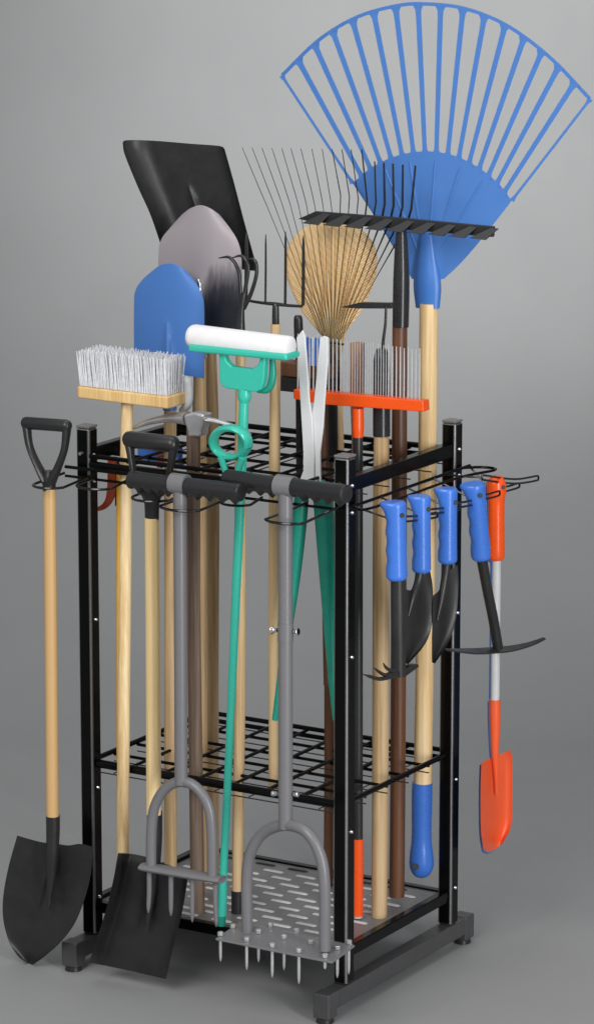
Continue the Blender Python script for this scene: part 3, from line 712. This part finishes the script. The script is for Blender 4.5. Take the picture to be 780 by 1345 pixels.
MB().tube([PY(546, 1139, YV-0.024), PY(546.5, 1138.5, YV-0.010)], [4.2*S, 4.2*S], 14).build('hang_hole', 'blade_black', gr)

# ---- half hidden things among the poles
t = thing('scrub_brush', 'scrub brush with brown block and blue and white bristles seen between the shear blades', 'brush', PY(424, 900, 0.19))
MB().prism([PY(a, b, 0.185) for a, b in ((362, 474), (430, 482), (430, 500), (362, 493))], (0, 0.03, 0)).build('block', 'wood_brown', t, 0.002)
MB().prism([PY(a, b, 0.187) for a, b in ((363, 494), (430, 501), (430, 520), (363, 513))], (0, 0.026, 0)).build('ferrule', 'black_satin', t, 0.002)
bb, bw = MB(), MB()
for i in range(26):
    for j in range(4):
        x = 399+30*i/25; b0 = PY(x, 479+3*i/25, 0.183+0.007*j)
        (bw if i % 9 < 3 else bb).tube([b0, b0+Vector((random.uniform(-.001, .001), random.uniform(-.001, .001), (36+random.uniform(-2, 1))*S))], [0.0012, 0.0008], 5)
bb.build('bristles', 'bristle_blue', t); bw.build('bristles', 'bristle', t)
rodpx([(424, 510, 6), (426, 640, 6), (431, 900, 6)], 0.197, 12).build('handle', 'wood_brown', t)
t = thing('capped_stake', 'stake with a dark rounded cap peeping over the white mop roller', 'stake', PY(392, 560, 0.24))
rodpx([(391.5, 414, 4), (391.5, 418, 5.6), (392, 436, 6), (392.5, 470, 5)], 0.24, 14).build('cap', 'black_satin', t)
rodpx([(392.5, 462, 4.6), (394, 700, 4.6)], 0.24, 12).build('rod', 'dark_steel', t)
t = thing('wooden_stake', 'brown wooden stake standing behind the fine silver rake teeth', 'stake', PY(470, 1150, 0.21))
rodpx([(469, 450, 9.4), (469, 520, 9), (469, 600, 7), (468, 900, 5), (467, 1150, 5)], 0.21, 14).build('pole', 'wood_umber', t)
t = thing('blue_scraper', 'blue plastic scraper lying on the top shelf behind the square shovel grip', 'scraper', PZ(205, 606, 0.757))
bl = MB().prism([PY(a, b, 0.20) for a, b in ((180, 580), (236, 587), (236, 612), (180, 604))], (0, 0.010, 0))
bl.build('blade', 'blue_grip', t, 0.002)
MB().prism([PY(a, b, 0.197) for a, b in ((206, 580), (213, 581), (213, 615), (206, 614))], (0, 0.002, 0)).build('stripe', 'rust_strap', t)

# ------------------------------------------------------------------ hand tools on the side pegs
XS = 0.56
def peg(pts, X=XS):
    """a hairpin wire peg springing from the side strip"""
    q0 = PX(pts[0][0], pts[0][1], X)
    pp = [PX(a, b, X) for a, b in pts]
    off = Vector((0, 0, -0.0068))
    tip = pp[-1]
    back = [v+off for v in pp[::-1]]
    d = (pp[-1]-pp[-2]).normalized()
    m = MB().tube([Vector((W+0.006, q0.y-0.004, hz)), Vector((X-0.02, q0.y-0.004, q0.z-0.004)), q0+off*0.5], 0.0016, 8)
    m.rod([q0+off*0.5-d*0.003]+pp+[tip+d*0.003+off*0.5]+back+[q0+off*0.5-d*0.003], 0.0017, 8, seg=5).build('hook', 'hook_gloss', sstrip)
def hand_grip(root, axis, rad, X, mat='blue_grip', wav=0.12, lip=True):
    """moulded grip: finger waves on the front side, flared lip at the top. axis: [(px,py)], top to bottom"""
    A, B = PX(*axis[0], X), PX(*axis[-1], X); n, k = 44, 18; vs = []
    dz = (B-A).normalized(); yv = -RT; yv = (yv-dz*yv.dot(dz)).normalized(); xv = dz.cross(yv)
    for i in range(n+1):
        s_ = i/n; c = A.lerp(B, s_)
        r = rad*S*(1-0.04*math.sin(s_*math.pi))
        if s_ < 0.03: r *= 0.86+0.14*math.sin(s_/0.03*math.pi/2)
        if s_ > 0.95: r *= 1-0.28*((s_-0.95)/0.05)**2
        for j in range(k):
            a = 2*math.pi*j/k; ca = math.cos(a); f = 1.0
            if ca > 0:
                f -= wav*ca*(0.5+0.5*math.cos(s_*2*math.pi*4.2-0.6))*(1 if 0.08 < s_ < 0.86 else 0.15)
                if lip and s_ < 0.17: f += 0.62*ca*(1-s_/0.17)**1.3
            vs.append(c+yv*ca*r*f+xv*math.sin(a)*r*0.95)
    fs = [(i*k+j, i*k+(j+1) % k, (i+1)*k+(j+1) % k, (i+1)*k+j) for i in range(n) for j in range(k)]
    fs += [tuple(range(k)), tuple(n*k+j for j in range(k))]
    g = MB().add(vs, fs).build('grip', mat, root, 0, 2, 55)
    hc = A.lerp(B, 0.155)
    return g
def eyelet(g, px, py, X, r=3.2):
    q = PX(px-7.5, py, X)+RT*(7.5*S)
    MB().tube([q-FW*0.0145, q+FW*0.004], [r*S*0.95, r*S*0.95], 12).build('hang_hole', 'black_satin', g)
def rodx(pts, X, n=12, **kw):
    return MB().rod([PX(q[0], q[1], q[3] if len(q) > 3 else X) for q in pts], [q[2]*S for q in pts], n, **kw)

# cultivator
t = thing('hand_cultivator', 'small cultivator with blue grip and short black claws, first on the side pegs', 'hand tool', PX(523, 880, XS))
g = hand_grip(t, [(519, 659), (521, 762)], 13.2, XS); eyelet(g, 527, 677, XS)
rodx([(522.5, 758, 9), (523, 820, 9.2), (524, 888, 8.4)], XS, 14).build('shaft', 'blade_black', t)
cl = MB()
MB().prism([PX(a, b, XS+0.006) for a, b in ((516, 891), (533, 889), (551, 876), (549, 872.5), (533, 878), (515, 886))], (-0.012, 0, 0)).build('claw_plate', 'blade_black', t, 0.001)
for q in ([(520, 887, 3.2), (500, 892, 2.6), (486, 889, 2), (477, 886, .5)], [(519, 885, 3), (506, 887, 2.4), (497, 882, 1.8), (491, 877, .5)], [(519, 882, 3), (511, 880, 2.2), (506, 876, 1.7), (503, 871, .5)]):
    rodx(q, XS+0.004, 10).build('claw', 'blade_black', t)
peg([(529, 679), (548, 677.5), (573, 673.5)])
# trowels
GT = 'blue gripped trowels on the side pegs'
t = thing('hand_trowel', 'trowel with blue grip hanging right behind the small claw cultivator', 'trowel', PX(552, 860, XS), GT)
g = hand_grip(t, [(553, 651), (553.5, 752)], 12, XS); eyelet(g, 562, 669, XS)
rodx([(552, 748, 6), (549, 765, 5), (542, 785, 4.5), (536, 810, 2)], XS, 12).build('shank', 'blade_black', t)
def gtr(u, v): return -0.012*(2*u-1)**2*(1-0.4*v)+0.006
MB().patch([(533, 774), (540, 775), (549, 764), (558, 754), (565, 750.5)], [(565, 750.5), (568.5, 775), (568, 815), (559, 845), (536, 873)], [(532, 871), (536, 873)], [(533, 774), (531, 800), (531, 840), (532, 871)],
           lambda a, b, d: PX(a, b, XS-d), gtr, 0.002, 18, 26).build('blade', 'blade_black', t, 0.0005, 2, 60)
peg([(563, 669.5), (580, 667.5), (602, 663.5)])
t = thing('hand_trowel', 'trowel with blue grip hanging between the other trowel and the flat bladed weeder', 'trowel', PX(588, 860, XS-0.01), GT)
g = hand_grip(t, [(588, 641), (587.5, 740)], 12.2, XS); eyelet(g, 597, 660, XS)
rodx([(587, 736, 6), (585, 755, 5), (580, 785, 4.5), (574, 815, 2)], XS, 12).build('shank', 'blade_black', t)
MB().patch([(569, 782), (576, 776), (583, 763), (592, 748), (601, 742)], [(601, 742), (602, 770), (599, 810), (590, 842), (571, 872)], [(567, 870), (571, 872)], [(569, 782), (568, 800), (567, 840), (567, 870)],
           lambda a, b, d: PX(a, b, XS-d), gtr, 0.002, 18, 26).build('blade', 'blade_black', t, 0.0005, 2, 60)
peg([(598, 661), (612, 659), (629, 655)])
# weeder
t = thing('hand_weeder', 'weeder with tilted blue grip and long flat black cross blade', 'weeder', PX(650, 850, XS))
g = hand_grip(t, [(623, 635), (632, 735)], 13, XS); eyelet(g, 630, 651, XS)
rodx([(632, 731, 7), (640, 775, 6.6), (648, 815, 6.6), (654, 852, 6.8)], XS, 14).build('shaft', 'blade_black', t)
bl = crom([(585, 853), (620, 855.5), (650, 854), (675, 851), (698, 845), (715, 838)], 20)
vs = []
for k, q in enumerate(bl):
    u = k/20; w = 5.0*(1-0.75*max(0, u-0.55)/0.45)*(0.25+0.75*min(1, u/0.25))
    c = PX(q.x, q.y, XS)
    hw = 0.008*(w/5)
    vs += [c+Vector((hw, -0.0, -hw*0.25)), c+Vector((-hw, 0.0, hw*0.45)), c+Vector((hw, 0, -hw*0.25-0.0022)), c+Vector((-hw, 0, hw*0.45-0.0022))]
fs = []
for k in range(20):
    o = k*4; fs += [(o, o+4, o+5, o+1), (o+2, o+3, o+7, o+6), (o, o+2, o+6, o+4), (o+1, o+5, o+7, o+3)]
fs += [(0, 1, 3, 2), (80, 82, 83, 81)]
MB().add(vs, fs).build('blade', 'blade_black', t)
peg([(632, 650.5), (643, 648.5), (655, 645)])
# two narrow hand spades, one behind the other
def hand_spade(label, X, dx, dy, mats):
    t = thing('hand_spade', label, 'hand spade', PX(652+dx, 1110+dy, X), 'narrow hand spades at the end of the side pegs')
    hm, sm, bm_ = mats
    o = lambda q: (q[0]+dx, q[1]+dy)+tuple(q[2:])
    g = rodx([o(q) for q in ((652, 624, 3), (652, 627, 8), (652, 634, 11.8), (652, 646, 12.4), (652, 660, 10.6), (652, 690, 10.4), (652, 728, 10.6), (652, 735, 8.5))], X, 20).build('grip', hm, t)
    eyelet(g, 660+dx, 640+dy, X, 3)
    rodx([o(q) for q in ((652, 730, 5.8), (651, 830, 5.8), (650, 925, 5.8))], X, 16).build('shaft', sm, t)
    rodx([o(q) for q in ((650, 919, 7.4), (650, 945, 7.4), (650, 985, 5.4), (651, 1005, 4.2), (652, 1045, 1.5))], X, 16).build('socket', bm_, t)
    f = lambda L: [o(q) for q in L]
    MB().patch(f([(632, 1003), (640, 998), (650, 994), (660, 990), (670, 985)]), f([(670, 985), (672.5, 1000), (672.5, 1050), (671, 1085), (662, 1106)]),
               f([(635, 1117), (642, 1120), (652, 1115), (662, 1106)]), f([(632, 1003), (631, 1040), (631.5, 1090), (635, 1117)]),
               lambda a, b, d: PX(a, b, X-d), lambda u, v: -0.014*(2*u-1)**2+0.007+0.003*bump(u, v, .5, .12, 0, .5), 0.002, 20, 24).build('blade', bm_, t, 0.0006, 2, 60)
hand_spade('orange narrow hand spade with pale metal shaft, outermost on the side pegs', XS-0.022, 0, 0, ('orange', 'pale_plastic', 'orange_paint'))
hand_spade('blue narrow hand spade almost wholly hidden behind the orange hand spade', XS-0.055, -2.4, 2.6, ('blue_grip', 'blue', 'blue'))
peg([(661, 640), (670, 638), (681, 634.5)], XS-0.022)
peg([(634, 624), (660, 628), (682, 629), (706, 625)], XS-0.015)

# ------------------------------------------------------------------ light
w = bpy.data.worlds.new('World'); sc.world = w; w.use_nodes = True
bg = w.node_tree.nodes['Background']; bg.inputs['Color'].default_value = (0.93, 0.96, 1.0, 1); bg.inputs['Strength'].default_value = 0.37
ctr = Vector((0.24, 0.17, 0.5)); Fh = Vector((FW.x, FW.y, 0)).normalized()
def area(name, pos, tgt, sx, sy, power, col=(1, 1, 1)):
    l = bpy.data.lights.new(name, 'AREA'); l.shape = 'RECTANGLE'; l.size = sx; l.size_y = sy; l.energy = power; l.color = col
    o = bpy.data.objects.new(name, l); C.objects.link(o); o.location = pos
    o.rotation_euler = (Vector(tgt)-Vector(pos)).to_track_quat('-Z', 'Y').to_euler(); return o
area('key_softbox', ctr-Fh*3.2-RT*1.6+Vector((0, 0, 2.6)), ctr, 2.2, 2.2, 100, (1, 0.985, 0.96))
ea = R(-31); area('edge_softbox', ctr+Vector((math.cos(ea)*3.0, math.sin(ea)*3.0, 0.45)), ctr, 0.4, 2.0, 55)
area('top_softbox', ctr+Fh*0.2+Vector((0, 0, 3.2)), ctr, 2.5, 2.5, 30)
sp = bpy.data.lights.new('backdrop_spot', 'SPOT'); sp.energy = 225; sp.spot_size = R(52); sp.spot_blend = 1.0; sp.shadow_soft_size = 0.15
so_ = bpy.data.objects.new('backdrop_spot', sp); C.objects.link(so_)
so_.location = ctr+Fh*0.9+RT*0.6+Vector((0, 0, 2.3)); tg_ = ctr+Fh*2.8+RT*0.32+Vector((0, 0, 0.66))
so_.rotation_euler = (tg_-so_.location).to_track_quat('-Z', 'Y').to_euler()

sc.view_settings.view_transform = 'Standard'; sc.view_settings.look = 'None'
sc.view_settings.exposure = 0; sc.view_settings.gamma = 1
sc.cycles.use_denoising = True
